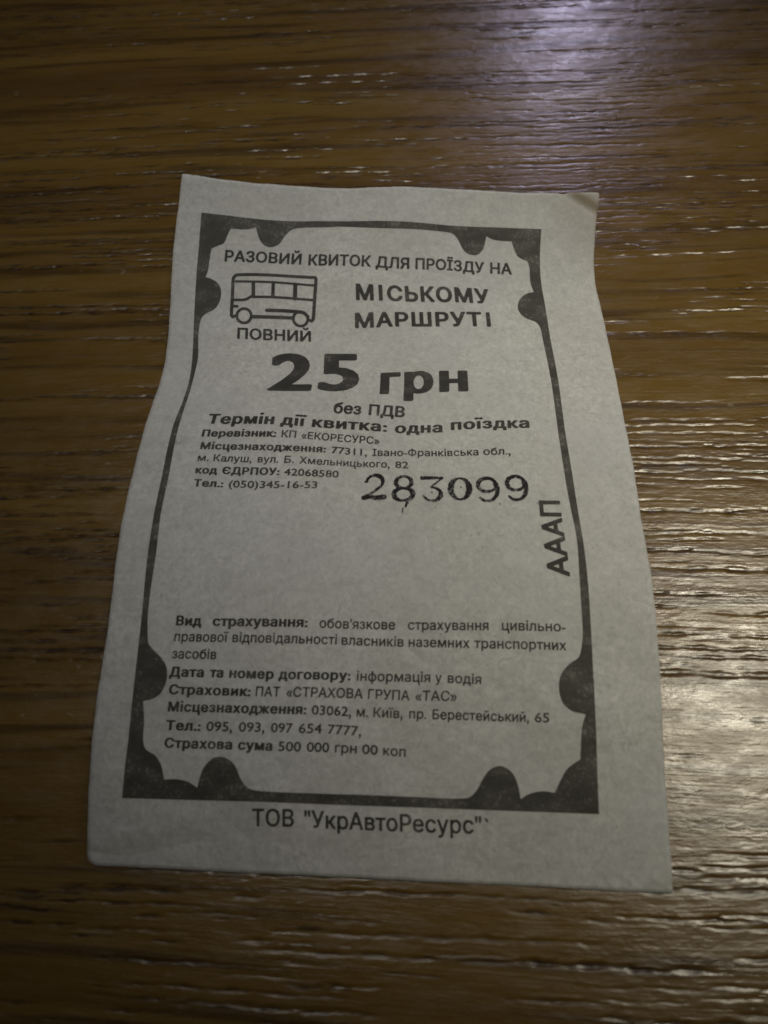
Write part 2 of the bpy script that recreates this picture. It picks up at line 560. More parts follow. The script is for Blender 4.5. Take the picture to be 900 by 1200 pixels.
def contours(F, gx, gy):
    """marching squares: closed rings of F = 0"""
    ny, nx = F.shape
    F = F.copy(); F[0, :] = F[-1, :] = 1; F[:, 0] = F[:, -1] = 1
    F[np.abs(F) < 1e-9] = 1e-9
    ins = F < 0
    seg = {}
    code = (ins[:-1, :-1] * 1 + ins[:-1, 1:] * 2 + ins[1:, 1:] * 4 + ins[1:, :-1] * 8)
    js, is_ = np.nonzero((code > 0) & (code < 15))
    E = {1: [(3, 0)], 2: [(0, 1)], 3: [(3, 1)], 4: [(1, 2)], 5: [(3, 0), (1, 2)], 6: [(0, 2)], 7: [(3, 2)], 8: [(2, 3)], 9: [(2, 0)],
         10: [(0, 1), (2, 3)], 11: [(2, 1)], 12: [(1, 3)], 13: [(1, 0)], 14: [(0, 3)]}
    def key(j, i, e):
        return ((j, i, 0), (j, i + 1, 1), (j + 1, i, 0), (j, i, 1))[e]
    nxt = {}
    for j, i in zip(js.tolist(), is_.tolist()):
        for a, b in E[int(code[j, i])]:
            nxt[key(j, i, a)] = key(j, i, b)
    def pos(k):
        j, i, e = k
        if e == 0:
            a, b = F[j, i], F[j, i + 1]; t = a / (a - b)
            return (gx[i] + t * (gx[i + 1] - gx[i]), gy[j])
        a, b = F[j, i], F[j + 1, i]; t = a / (a - b)
        return (gx[i], gy[j] + t * (gy[j + 1] - gy[j]))
    rings = []
    while nxt:
        k0 = next(iter(nxt)); k = k0; ring = []
        while k in nxt:
            ring.append(pos(k)); k = nxt.pop(k)
        if len(ring) > 3:
            r = np.array(ring)
            area = 0.5 * abs(np.sum(r[:, 0] * np.roll(r[:, 1], -1) - r[:, 1] * np.roll(r[:, 0], -1)))
            if area > (2.0 * (gy[1] - gy[0])) ** 2:
                rings.append(thin(r, 0.10 * (gy[1] - gy[0])))
    return rings

def thin(r, tol):
    """drop points that lie on the line between their neighbours"""
    for _ in range(2):
        a = np.roll(r, 1, 0); b = np.roll(r, -1, 0)
        d = b - a
        dist = np.abs(d[:, 0] * (r[:, 1] - a[:, 1]) - d[:, 1] * (r[:, 0] - a[:, 0])) / np.maximum(np.hypot(d[:, 0], d[:, 1]), 1e-9)
        keep = dist > tol
        keep[::2] = True
        if keep.sum() < 6:
            break
        r = r[keep]
    return r

def fill(rings):
    """flat triangulated mesh of nested rings"""
    cu = bpy.data.curves.new('ink', 'CURVE')
    cu.dimensions = '2D'; cu.fill_mode = 'BOTH'
    for ring in rings:
        s = cu.splines.new('POLY'); s.points.add(len(ring) - 1)
        s.points.foreach_set('co', np.hstack([ring, np.zeros((len(ring), 1)), np.ones((len(ring), 1))]).ravel())
        s.use_cyclic_u = True
    o = bpy.data.objects.new('ink', cu); C.objects.link(o)
    dg = bpy.context.evaluated_depsgraph_get(); dg.update()
    ev = o.evaluated_get(dg); m = ev.to_mesh()
    bm = bmesh.new(); bm.from_mesh(m); ev.to_mesh_clear()
    bpy.data.objects.remove(o); bpy.data.curves.remove(cu)
    return bm

CAPH = 0.727
FAT = (0.028, 0.044, 0.072, 0.072, 0.070, 0.050)
FLAT = (1.2, 1.3, 1.9, 2.2, 2.6, 1.3)      # pen strokes lying flat swell less than upright ones
SPACE = (1.02, 1.03, 1.10, 1.12, 1.0, 1.12)

def ragged(X, Y, amp):
    return amp * (np.sin(X * 9.1 + 3 * np.sin(Y * 5.3)) * np.sin(Y * 11.7 + 2 * np.sin(X * 7.9)) + 0.6 * np.sin(X * 23.0 + Y * 17.0 + 2 * np.sin(Y * 31.0)))

def tidy(rings, weight, plain):
    """plain stem for the capital without serifs, dots held clear of their stems"""
    out = []
    for r in rings:
        lo, hi = r.min(0), r.max(0)
        if plain and len(r) == 12 and hi[1] > 0.70 and lo[1] < 0.02 and hi[0] - lo[0] < 0.42:
            m = (lo[0] + hi[0]) / 2
            r = np.array([(m - .047, 0), (m - .047, CAPH), (m + .047, CAPH), (m + .047, 0)])
        elif lo[1] > 0.60 and hi[1] - lo[1] < 0.2 and weight:
            r = r + np.array([0, (0, 0.0, 0.05, 0.075, 0, 0.03)[weight]])
        elif hi[1] < 0.2 and -0.3 < lo[1] < -0.05 and hi[0] - lo[0] < 0.25:
            r = np.stack([r[:, 0], hi[1] + (r[:, 1] - hi[1]) * 1.35], 1)
        out.append(r)
    return out

def ink_rings(rings, fat, step, amp, squash=1.0):
    """fatten outlines by the spread of the ink and trace them again"""
    if squash != 1.0:
        k = np.array([1.0, squash])
        return [r / k for r in ink_rings([q * k for q in rings], fat, step, amp)]
    al = np.vstack(rings); m = fat + 3 * step
    gx = np.arange(al[:, 0].min() - m, al[:, 0].max() + m + step, step)
    gy = np.arange(al[:, 1].min() - m, al[:, 1].max() + m + step, step)
    F = field_of_rings(rings, gx, gy)
    X, Y = np.meshgrid(gx, gy)
    return contours(F - fat + ragged(X, Y, amp), gx, gy)

def word_rings(w):
    txt, u0, v0, um, vm, u1, v1, cap, weight = w
    fat = FAT[weight] * cap
    rs = text_outlines(txt, SPACE[weight])
    if txt[1:5] != 'вано':
        rs = tidy(rs, weight, 'І' in txt)
    sq = FLAT[weight]
    al = np.vstack(rs); xa, xb = al[:, 0].min(), al[:, 0].max()
    sx = (u1 - u0 - 2 * fat) / (xb - xa); sy = (cap - 2 * fat / sq) / CAPH
    # flat in the word's own frame (mm), y downwards from the baseline
    flat = [np.stack([(r[:, 0] - xa) * sx + fat, -r[:, 1] * sy - fat / sq], 1) for r in rs]
    step = cap / 19.0 if cap < 1.5 else (cap / 24.0 if cap < 3 else cap / 44.0)
    out = []
    for r in ink_rings(flat, fat, step, 0.011 * min(cap, 2.0), sq):
        t = r[:, 0] / (u1 - u0)
        base = v0 * (1 - t) * (1 - 2 * t) + vm * 4 * t * (1 - t) + v1 * t * (2 * t - 1)
        out.append(np.stack([u0 + r[:, 0], base + r[:, 1]], 1))
    return out

def ribbon(bm, pts, widths, closed=False, caps=True):
    """a pen stroke of varying width in (u,v)"""
    p = np.array(pts, float); n = len(p)
    if closed:
        t = np.roll(p, -1, 0) - np.roll(p, 1, 0)
    else:
        t = np.gradient(p, axis=0)
    t /= np.linalg.norm(t, axis=1)[:, None]
    nn = np.stack([-t[:, 1], t[:, 0]], 1)
    w = np.broadcast_to(np.asarray(widths, float), (n,))[:, None] / 2
    a = p + nn * w; b = p - nn * w
    va = [bm.verts.new((x, y, 0)) for x, y in a]; vb = [bm.verts.new((x, y, 0)) for x, y in b]
    rng = range(n) if closed else range(n - 1)
    for i in rng:
        j = (i + 1) % n
        bm.faces.new((va[i], va[j], vb[j], vb[i]))
    if not closed and caps:
        for e, s in ((0, -1), (n - 1, 1)):
            r = float(w[e, 0]); c = p[e]; prev = va[e] if s > 0 else vb[e]; last = vb[e] if s > 0 else va[e]
            a0 = math.atan2(nn[e, 1], nn[e, 0]) if s > 0 else math.atan2(-nn[e, 1], -nn[e, 0])
            arc = [prev] + [bm.verts.new((c[0] + r * math.cos(a0 - k * math.pi / 5), c[1] + r * math.sin(a0 - k * math.pi / 5), 0)) for k in range(1, 5)] + [last]
            bm.faces.new(arc)

def smooth_path(pts, sub=5):
    p = np.array(pts, float); n = len(p); out = []
    for i in range(n - 1):
        p0 = p[max(i - 1, 0)]; p1 = p[i]; p2 = p[i + 1]; p3 = p[min(i + 2, n - 1)]
        for k in range(sub):
            t = k / sub
            out.append(0.5 * ((2 * p1) + (-p0 + p2) * t + (2 * p0 - 5 * p1 + 4 * p2 - p3) * t * t + (-p0 + 3 * p1 - 3 * p2 + p3) * t ** 3))
    out.append(p[-1])
    return np.array(out)

# ---- decorative frame
INNER = [[4.45, 28.17], [4.43, 27.44], [4.38, 26.7], [4.33, 25.97], [4.3, 25.24], [4.29, 24.63], [4.28, 24.02], [4.3, 23.41], [4.33, 22.8], [4.36, 22.5], [4.41, 22.2], [4.48, 21.9], [4.58, 21.63], [4.7, 21.42], [4.85, 21.23], [5.02, 21.06], [5.21, 20.9], [5.46, 20.74], [5.73, 20.61], [6.0, 20.47], [6.23, 20.3], [6.42, 20.08], [6.59, 19.83], [6.73, 19.56], [6.85, 19.29], [6.95, 18.94], [7.03, 18.58], [7.08, 18.21], [7.1, 17.85], [7.08, 17.56], [7.04, 17.26], [6.96, 16.98], [6.86, 16.7], [6.75, 16.51], [6.62, 16.33], [6.46, 16.16], [6.29, 16.01], [6.14, 15.89], [5.97, 15.78], [5.79, 15.69], [5.6, 15.61], [5.39, 15.53], [5.17, 15.47], [4.95, 15.42], [4.73, 15.36], [4.8, 15.14], [4.88, 14.92], [4.95, 14.7], [5.0, 14.47], [5.06, 14.03], [5.1, 13.58], [5.12, 13.13], [5.15, 12.69], [5.19, 12.24], [5.22, 11.8], [5.25, 11.36], [5.28, 10.91], [5.47, 10.79], [5.66, 10.67], [5.85, 10.54], [6.05, 10.43], [6.29, 10.32], [6.54, 10.22], [6.77, 10.12], [6.95, 9.96], [7.1, 9.68], [7.2, 9.36], [7.28, 9.02], [7.37, 8.69], [7.46, 8.41], [7.55, 8.13], [7.64, 7.85], [7.73, 7.57], [7.92, 7.56], [8.1, 7.54], [8.28, 7.53], [8.46, 7.52], [8.7, 7.51], [8.94, 7.52], [9.17, 7.52], [9.41, 7.5], [9.64, 7.47], [9.88, 7.43], [10.11, 7.37], [10.34, 7.3], [10.57, 7.22], [10.8, 7.13], [11.02, 7.03], [11.25, 6.93], [11.35, 7.26], [11.44, 7.58], [11.54, 7.91], [11.66, 8.22], [11.8, 8.54], [11.96, 8.86], [12.13, 9.16], [12.33, 9.44], [12.52, 9.62], [12.73, 9.79], [12.96, 9.93], [13.2, 10.01], [13.43, 10.04], [13.68, 10.03], [13.92, 9.98], [14.15, 9.9], [14.36, 9.79], [14.56, 9.64], [14.75, 9.47], [14.91, 9.29], [15.04, 9.07], [15.15, 8.82], [15.25, 8.57], [15.36, 8.33], [15.49, 8.08], [15.63, 7.83], [15.78, 7.58], [15.94, 7.36], [16.08, 7.21], [16.23, 7.07], [16.4, 6.95], [16.57, 6.85], [16.79, 6.76], [17.02, 6.68], [17.26, 6.63], [17.5, 6.6], [18.52, 6.54], [19.55, 6.52], [20.58, 6.5], [21.61, 6.47], [22.08, 6.43], [22.56, 6.38], [23.03, 6.33], [23.51, 6.32], [25.22, 6.35], [26.94, 6.4], [28.66, 6.47], [30.37, 6.52], [32.42, 6.55], [34.47, 6.57], [36.52, 6.59], [38.56, 6.65], [38.83, 6.66], [39.1, 6.7], [39.36, 6.76], [39.6, 6.86], [39.81, 7.0], [40.01, 7.17], [40.18, 7.36], [40.34, 7.56], [40.5, 7.82], [40.64, 8.09], [40.78, 8.37], [40.93, 8.63], [41.09, 8.9], [41.26, 9.16], [41.45, 9.41], [41.66, 9.62], [41.89, 9.77], [42.15, 9.89], [42.43, 9.97], [42.7, 10.02], [42.91, 10.02], [43.14, 9.98], [43.35, 9.9], [43.54, 9.8], [43.73, 9.61], [43.91, 9.38], [44.06, 9.12], [44.17, 8.86], [44.28, 8.42], [44.34, 7.96], [44.39, 7.5], [44.45, 7.04], [44.69, 7.18], [44.94, 7.32], [45.18, 7.45], [45.44, 7.54], [45.77, 7.62], [46.12, 7.67], [46.47, 7.7], [46.81, 7.73], [47.13, 7.75], [47.46, 7.76], [47.78, 7.77], [48.11, 7.78], [48.22, 8.09], [48.34, 8.4], [48.46, 8.71], [48.59, 9.02], [48.7, 9.3], [48.82, 9.59], [48.96, 9.86], [49.14, 10.08], [49.44, 10.29], [49.78, 10.45], [50.15, 10.59], [50.51, 10.74], [50.58, 11.02], [50.66, 11.29], [50.73, 11.57], [50.77, 11.85], [50.79, 12.43], [50.78, 13.02], [50.77, 13.61], [50.79, 14.19], [50.84, 14.58], [50.92, 14.97], [51.0, 15.37], [51.08, 15.76], [50.8, 15.83], [50.51, 15.9], [50.23, 15.98], [49.98, 16.11], [49.71, 16.29], [49.46, 16.51], [49.23, 16.75], [49.03, 17.01], [48.88, 17.27], [48.74, 17.54], [48.64, 17.83], [48.57, 18.12], [48.53, 18.45], [48.53, 18.8], [48.57, 19.14], [48.65, 19.45], [48.79, 19.76], [48.98, 20.05], [49.21, 20.32], [49.45, 20.55], [49.75, 20.73], [50.08, 20.87], [50.41, 21.01], [50.69, 21.2], [50.87, 21.44], [51.02, 21.71], [51.13, 22.02], [51.21, 22.32], [51.28, 22.8], [51.3, 23.3], [51.3, 23.8], [51.3, 24.29], [51.33, 25.22], [51.36, 26.14], [51.38, 27.07], [51.4, 27.99], [51.43, 29.48], [51.46, 30.97], [51.49, 32.45], [51.51, 33.94], [51.54, 35.76], [51.57, 37.59], [51.6, 39.41], [51.63, 41.23], [51.66, 42.97], [51.69, 44.71], [51.73, 46.45], [51.79, 48.19], [51.84, 49.21], [51.91, 50.22], [52.0, 51.24], [52.07, 52.25], [52.15, 53.19], [52.23, 54.12], [52.29, 55.05], [52.32, 55.99], [52.3, 57.13], [52.23, 58.27], [52.16, 59.41], [52.11, 60.55], [52.09, 61.63], [52.07, 62.71], [52.07, 63.8], [52.06, 64.88], [52.07, 65.3], [52.08, 65.72], [52.08, 66.13], [52.08, 66.55], [52.07, 66.84], [52.05, 67.13], [52.03, 67.42], [51.98, 67.71], [51.91, 68.16], [51.83, 68.61], [51.71, 69.04], [51.53, 69.43], [51.32, 69.65], [51.04, 69.83], [50.75, 70.0], [50.48, 70.2], [50.22, 70.46], [49.98, 70.73], [49.76, 71.02], [49.58, 71.33], [49.46, 71.64], [49.38, 71.96], [49.34, 72.3], [49.34, 72.63], [49.36, 73.0], [49.42, 73.38], [49.52, 73.74], [49.66, 74.07], [49.84, 74.34], [50.07, 74.58], [50.32, 74.79], [50.6, 74.95], [50.95, 75.08], [51.32, 75.16], [51.71, 75.21], [52.09, 75.28], [51.99, 75.59], [51.88, 75.9], [51.78, 76.21], [51.7, 76.53], [51.65, 76.89], [51.62, 77.24], [51.59, 77.6], [51.57, 77.96], [51.54, 78.4], [51.51, 78.85], [51.48, 79.29], [51.45, 79.74], [51.11, 79.96], [50.76, 80.18], [50.43, 80.41], [50.13, 80.67], [49.92, 80.91], [49.74, 81.18], [49.58, 81.47], [49.42, 81.76], [49.24, 82.08], [49.07, 82.42], [48.9, 82.75], [48.73, 83.09], [48.41, 83.06], [48.09, 83.02], [47.77, 82.99], [47.46, 82.99], [47.13, 83.03], [46.8, 83.09], [46.48, 83.17], [46.16, 83.28], [45.92, 83.39], [45.68, 83.53], [45.45, 83.69], [45.22, 83.84], [45.17, 83.48], [45.12, 83.12], [45.07, 82.77], [44.98, 82.43], [44.87, 82.1], [44.75, 81.77], [44.59, 81.47], [44.39, 81.2], [44.16, 81.0], [43.88, 80.82], [43.59, 80.69], [43.29, 80.63], [43.01, 80.64], [42.71, 80.73], [42.43, 80.86], [42.17, 81.02], [41.95, 81.22], [41.76, 81.47], [41.58, 81.74], [41.41, 82.01], [41.22, 82.33], [41.05, 82.66], [40.86, 82.98], [40.64, 83.27], [40.44, 83.48], [40.22, 83.68], [39.97, 83.83], [39.7, 83.91], [38.34, 83.99], [36.95, 83.99], [35.55, 83.96], [34.15, 83.94], [32.97, 83.94], [31.79, 83.93], [30.62, 83.93], [29.44, 83.92], [27.76, 83.93], [26.08, 83.94], [24.4, 83.94], [22.72, 83.94], [21.53, 83.94], [20.34, 83.94], [19.16, 83.92], [17.98, 83.87], [17.71, 83.84], [17.44, 83.78], [17.18, 83.7], [16.95, 83.58], [16.74, 83.42], [16.56, 83.23], [16.39, 83.02], [16.24, 82.8], [16.04, 82.44], [15.87, 82.07], [15.7, 81.7], [15.48, 81.38], [15.25, 81.15], [14.99, 80.94], [14.7, 80.78], [14.41, 80.66], [14.11, 80.6], [13.79, 80.58], [13.48, 80.61], [13.2, 80.7], [12.93, 80.87], [12.67, 81.09], [12.44, 81.36], [12.23, 81.64], [12.09, 81.9], [11.97, 82.18], [11.87, 82.48], [11.79, 82.78], [11.72, 83.01], [11.68, 83.26], [11.64, 83.5], [11.59, 83.75], [11.35, 83.6], [11.11, 83.45], [10.86, 83.31], [10.61, 83.2], [10.27, 83.1], [9.92, 83.03], [9.57, 82.98], [9.22, 82.95], [8.92, 82.95], [8.62, 82.98], [8.32, 83.02], [8.02, 83.05], [7.92, 82.69], [7.82, 82.32], [7.72, 81.96], [7.58, 81.61], [7.42, 81.33], [7.24, 81.07], [7.03, 80.82], [6.8, 80.6], [6.55, 80.44], [6.27, 80.33], [6.0, 80.21], [5.78, 80.04], [5.64, 79.83], [5.54, 79.59], [5.48, 79.32], [5.43, 79.06], [5.38, 78.56], [5.36, 78.06], [5.35, 77.55], [5.31, 77.05], [5.24, 76.55], [5.15, 76.05], [5.06, 75.56], [4.96, 75.06], [5.27, 74.98], [5.58, 74.91], [5.87, 74.82], [6.15, 74.69], [6.38, 74.53], [6.6, 74.35], [6.79, 74.14], [6.94, 73.91], [7.08, 73.58], [7.19, 73.23], [7.26, 72.87], [7.29, 72.51], [7.29, 72.2], [7.25, 71.89], [7.18, 71.58], [7.08, 71.29], [6.93, 71.01], [6.74, 70.74], [6.53, 70.49], [6.31, 70.25], [6.07, 70.02], [5.82, 69.81], [5.56, 69.61], [5.31, 69.39], [5.16, 69.23], [5.0, 69.06], [4.87, 68.88], [4.76, 68.69], [4.68, 68.44], [4.63, 68.17], [4.6, 67.89], [4.57, 67.62], [4.5, 67.11], [4.44, 66.6], [4.39, 66.09], [4.36, 65.58], [4.34, 64.93], [4.33, 64.28], [4.34, 63.63], [4.35, 62.97], [4.38, 61.81], [4.42, 60.65], [4.45, 59.48], [4.46, 58.32], [4.43, 57.13], [4.38, 55.94], [4.33, 54.76], [4.3, 53.57], [4.33, 52.25], [4.38, 50.94], [4.44, 49.62], [4.47, 48.31], [4.45, 46.33], [4.41, 44.36], [4.37, 42.39], [4.33, 40.41], [4.3, 38.95], [4.28, 37.49], [4.27, 36.03], [4.26, 34.58], [4.25, 33.68], [4.25, 32.78], [4.26, 31.88], [4.29, 30.98], [4.32, 30.28], [4.38, 29.58], [4.43, 28.87]]
OUTER = [[3.35, 5.41], [8.03, 5.55], [12.32, 5.58], [16.76, 5.55], [28.35, 5.35], [33.9, 5.51], [39.06, 5.61], [45.56, 5.68], [52.24, 5.7], [52.29, 12.55], [52.36, 18.18], [52.34, 24.2], [52.41, 30.8], [52.46, 39.74], [52.69, 48.18], [53.0, 55.98], [52.97, 64.4], [52.98, 70.72], [53.16, 77.92], [53.09, 85.03], [44.31, 85.03], [35.6, 84.98], [28.55, 85.0], [17.86, 84.96], [3.65, 85.03], [3.86, 79.09], [3.71, 70.82], [3.66, 65.11], [3.51, 58.33], [3.5, 53.58], [3.64, 48.32], [3.6, 40.58], [3.75, 36.55], [3.78, 33.26], [3.66, 28.18], [3.52, 22.0], [3.44, 17.43], [3.47, 10.71]]
def build_frame():
    to_object('printed_frame', fill([np.array(OUTER), np.array(INNER)]), M_frame, 0.030)
build_frame()

# ---- lines of lettering: word, start, middle and end of its baseline, capital height, weight
LINES = [
 [['РАЗОВИЙ', 7.285, 12.829, 12.757, 12.739, 18.243, 12.693, 1.842, 1], ['КВИТОК', 19.224, 12.787, 23.715, 12.707, 28.204, 12.639, 1.837, 1], ['ДЛЯ', 28.85, 12.654, 31.266, 12.709, 33.68, 12.761, 1.819, 1], ['ПРОЇЗДУ', 34.53, 12.756, 39.437, 12.752, 44.334, 12.87, 1.811, 1], ['НА', 45.17, 12.886, 46.72, 12.913, 48.269, 12.941, 1.815, 1]],
 [['МІСЬКОМУ', 26.005, 18.153, 35.356, 18.22, 44.672, 18.278, 2.709, 5]],
 [['МАРШРУТІ', 25.775, 22.792, 35.134, 22.612, 44.473, 22.411, 2.621, 5]],
 [['ПОВНИЙ', 9.601, 24.89, 14.664, 25.045, 19.713, 25.206, 1.84, 1]],
 [['2', 14.349, 34.139, 17.272, 34.112, 20.19, 34.085, 7.299, 4], ['5', 20.949, 34.078, 23.651, 34.053, 26.349, 34.029, 7.24, 4]],
 [['г', 29.111, 34.508, 30.458, 34.438, 31.806, 34.37, 5.093, 4], ['р', 32.248, 34.347, 34.18, 34.249, 36.114, 34.152, 5.057, 4], ['н', 36.843, 34.115, 38.738, 34.021, 40.633, 33.927, 5.014, 4]],
 [['без', 23.447, 38.052, 25.23, 38.155, 27.008, 38.258, 2.0, 1], ['ПДВ', 27.952, 38.312, 30.258, 38.445, 32.557, 38.574, 1.975, 1]],
 [['Термін', 7.77, 40.265, 12.022, 40.303, 16.261, 40.341, 1.783, 3], ['дії', 17.07, 40.371, 18.658, 40.428, 20.242, 40.486, 1.764, 3], ['квитка:', 20.994, 40.513, 25.729, 40.768, 30.439, 41.145, 1.737, 3], ['одна', 31.397, 41.325, 34.362, 41.225, 37.326, 41.125, 1.707, 3], ['поїздка', 38.352, 40.789, 43.243, 40.432, 48.141, 40.079, 1.719, 3]],
 [['Перевізник:', 7.493, 42.469, 12.161, 42.442, 16.817, 42.416, 1.205, 2], ['КП', 17.443, 42.43, 18.344, 42.45, 19.245, 42.471, 1.202, 0], ['«ЕКОРЕСУРС»', 19.912, 42.486, 24.756, 42.781, 29.572, 43.162, 1.19, 0]],
 [['Місцезнаходження:', 7.668, 44.473, 15.397, 44.508, 23.086, 44.55, 1.128, 2], ['77311,', 23.745, 44.603, 25.938, 44.782, 28.124, 44.96, 1.123, 0], ['Івано-Франківська', 28.746, 44.973, 35.194, 44.997, 41.625, 44.738, 1.121, 0], ['обл.,', 42.203, 44.706, 43.847, 44.616, 45.491, 44.526, 1.132, 0]],
 [['м.', 7.646, 46.267, 8.313, 46.271, 8.98, 46.276, 1.064, 0], ['Калуш,', 9.553, 46.28, 11.879, 46.298, 14.202, 46.315, 1.066, 0], ['вул.', 14.928, 46.315, 16.187, 46.316, 17.445, 46.316, 1.068, 0], ['Б.', 18.17, 46.316, 18.759, 46.317, 19.349, 46.318, 1.069, 0], ['Хмельницького,', 20.002, 46.341, 25.485, 46.535, 30.938, 46.776, 1.068, 0], ['82', 31.574, 46.806, 32.367, 46.843, 33.16, 46.877, 1.065, 0]],
 [['код', 7.623, 48.073, 8.944, 48.074, 10.264, 48.076, 1.057, 2], ['ЄДРПОУ:', 10.831, 48.077, 14.293, 48.076, 17.748, 48.077, 1.061, 2], ['42068580', 18.283, 48.09, 21.571, 48.17, 24.85, 48.251, 1.065, 0]],
 [['Тел.:', 7.644, 49.868, 9.436, 49.886, 11.226, 49.904, 1.031, 2], ['(050)345-16-53', 11.868, 49.902, 17.156, 49.874, 22.428, 49.845, 1.038, 0]],
 [['Вид', 7.603, 66.787, 9.035, 66.784, 10.466, 66.782, 1.136, 2], ['страхування:', 11.681, 66.78, 16.967, 66.77, 22.225, 66.761, 1.131, 2], ["обов'язкове", 23.492, 66.775, 27.659, 66.819, 31.807, 66.864, 1.124, 0], ['страхування', 33.182, 66.855, 37.578, 66.827, 41.955, 66.799, 1.117, 0], ['цивільно-', 43.363, 66.796, 46.804, 66.788, 50.233, 66.781, 1.112, 0]],
 [['правової', 7.608, 68.547, 10.587, 68.526, 13.558, 68.505, 1.123, 0], ['відповідальності', 14.029, 68.508, 19.793, 68.547, 25.52, 68.565, 1.115, 0], ['власників', 26.013, 68.575, 29.405, 68.643, 32.782, 68.711, 1.106, 0], ['наземних', 33.308, 68.711, 36.605, 68.711, 39.891, 68.711, 1.099, 0], ['транспортних', 40.377, 68.715, 45.317, 68.752, 50.231, 68.789, 1.091, 0]],
 [['засобів', 7.565, 70.415, 10.012, 70.407, 12.453, 70.399, 1.113, 0]],
 [['Дата', 7.489, 72.39, 9.393, 72.374, 11.293, 72.358, 1.105, 2], ['та', 11.909, 72.353, 12.654, 72.347, 13.399, 72.342, 1.1, 2], ['номер', 14.024, 72.348, 16.467, 72.375, 18.903, 72.401, 1.095, 2], ['договору:', 19.412, 72.399, 23.321, 72.386, 27.215, 72.376, 1.085, 2], ['інформація', 27.858, 72.402, 31.814, 72.394, 35.753, 72.384, 1.073, 0], ['у', 36.263, 72.392, 36.617, 72.397, 36.971, 72.403, 1.066, 0], ['водія', 37.597, 72.412, 39.387, 72.439, 41.174, 72.466, 1.062, 0]],
 [['Страховик:', 7.649, 74.254, 12.115, 74.259, 16.559, 74.263, 1.091, 2], ['ПАТ', 17.085, 74.259, 18.421, 74.25, 19.755, 74.241, 1.081, 0], ['«СТРАХОВА', 20.445, 74.242, 24.546, 74.245, 28.628, 74.248, 1.071, 0], ['ГРУПА', 29.184, 74.256, 31.413, 74.286, 33.636, 74.317, 1.059, 0], ['«ТАС»', 34.224, 74.309, 36.429, 74.281, 38.628, 74.253, 1.051, 0]],
 [['Місцезнаходження:', 7.744, 76.072, 15.284, 76.051, 22.76, 76.039, 1.074, 2], ['03062,', 23.318, 76.049, 25.424, 76.088, 27.525, 76.126, 1.057, 0], ['м.', 28.087, 76.128, 28.69, 76.13, 29.293, 76.131, 1.052, 0], ['Київ,', 29.863, 76.133, 31.413, 76.136, 32.961, 76.139, 1.047, 0], ['пр.', 33.655, 76.14, 34.569, 76.142, 35.482, 76.143, 1.042, 0], ['Берестейський,', 36.12, 76.146, 41.194, 76.169, 46.238, 76.189, 1.031, 0], ['65', 46.815, 76.192, 47.573, 76.195, 48.33, 76.196, 1.021, 0]],
 [['Тел.:', 7.712, 78.029, 9.622, 78.027, 11.527, 78.025, 1.066, 2], ['095,', 12.134, 78.019, 13.542, 78.006, 14.948, 77.993, 1.061, 0], ['093,', 15.634, 77.987, 17.024, 77.974, 18.41, 77.961, 1.056, 0], ['097', 19.085, 77.961, 20.243, 77.962, 21.398, 77.962, 1.052, 0], ['654', 22.061, 77.962, 23.301, 77.963, 24.538, 77.964, 1.048, 0], ['7777,', 25.146, 77.978, 26.925, 78.02, 28.7, 78.061, 1.042, 0]],
 [['Страхова', 7.727, 79.84, 11.42, 79.842, 15.097, 79.844, 1.062, 2], ['сума', 15.708, 79.846, 17.55, 79.851, 19.389, 79.855, 1.056, 2], ['500', 19.996, 79.854, 21.214, 79.851, 22.43, 79.847, 1.053, 0], ['000', 23.035, 79.846, 24.225, 79.843, 25.414, 79.841, 1.05, 0], ['грн', 26.008, 79.845, 27.155, 79.854, 28.3, 79.863, 1.048, 0], ['00', 28.865, 79.878, 29.686, 79.9, 30.505, 79.922, 1.045, 0], ['коп', 31.06, 79.937, 32.244, 79.969, 33.426, 79.999, 1.043, 0]],
 [['ТОВ', 17.471, 87.437, 19.678, 87.384, 21.878, 87.332, 1.787, 0], ['"УкрАвтоРесурс"', 22.917, 87.346, 32.095, 87.418, 41.157, 87.345, 1.755, 0], ['`', 41.459, 87.357, 41.675, 87.368, 41.891, 87.378, 1.732, 0]],
]
def box_ring(a, b, c, d):
    return np.array([(a, b), (c, b), (c, d), (a, d)], float)

for words in LINES:
    rings = []
    for w in words:
        rings += word_rings(w)
    txt = ' '.join(w[0] for w in words)
    to_object('printed_line', fill(rings), M_text, 0.030, label='printed line "%s"' % txt if not txt.startswith(('ТОВ', 'Страховик', 'Перевізник')) else None)

# ---- series letters standing sideways along the right of the frame
def build_series():
    rs = text_outlines('АААП', 1.0)
    (a0, b0), (a1, b1), (c0, d0), (c1, d1) = [[51.107, 60.659], [50.88, 51.106], [48.558, 59.896], [48.484, 51.493]]
    al = np.vstack(rs); xa, xb = al[:, 0].min(), al[:, 0].max()
    L_ = b0 - b1; cap = 0.5 * (a0 - c0 + a1 - c1); fat = 0.045 * cap
    flat = [np.stack([(r[:, 0] - xa) * (L_ - 2 * fat) / (xb - xa) + fat, -r[:, 1] * (cap - 2 * fat) / CAPH - fat], 1) for r in rs]
    out = []
    for r in ink_rings(flat, fat, cap / 30.0, 0.015):
        t = r[:, 0] / L_
        out.append(np.stack([a0 * (1 - t) + a1 * t + r[:, 1], b0 - r[:, 0]], 1))
    to_object('series_letters', fill(out), M_text, 0.030, label='sideways letters АААП by the right side of the frame')
build_series()

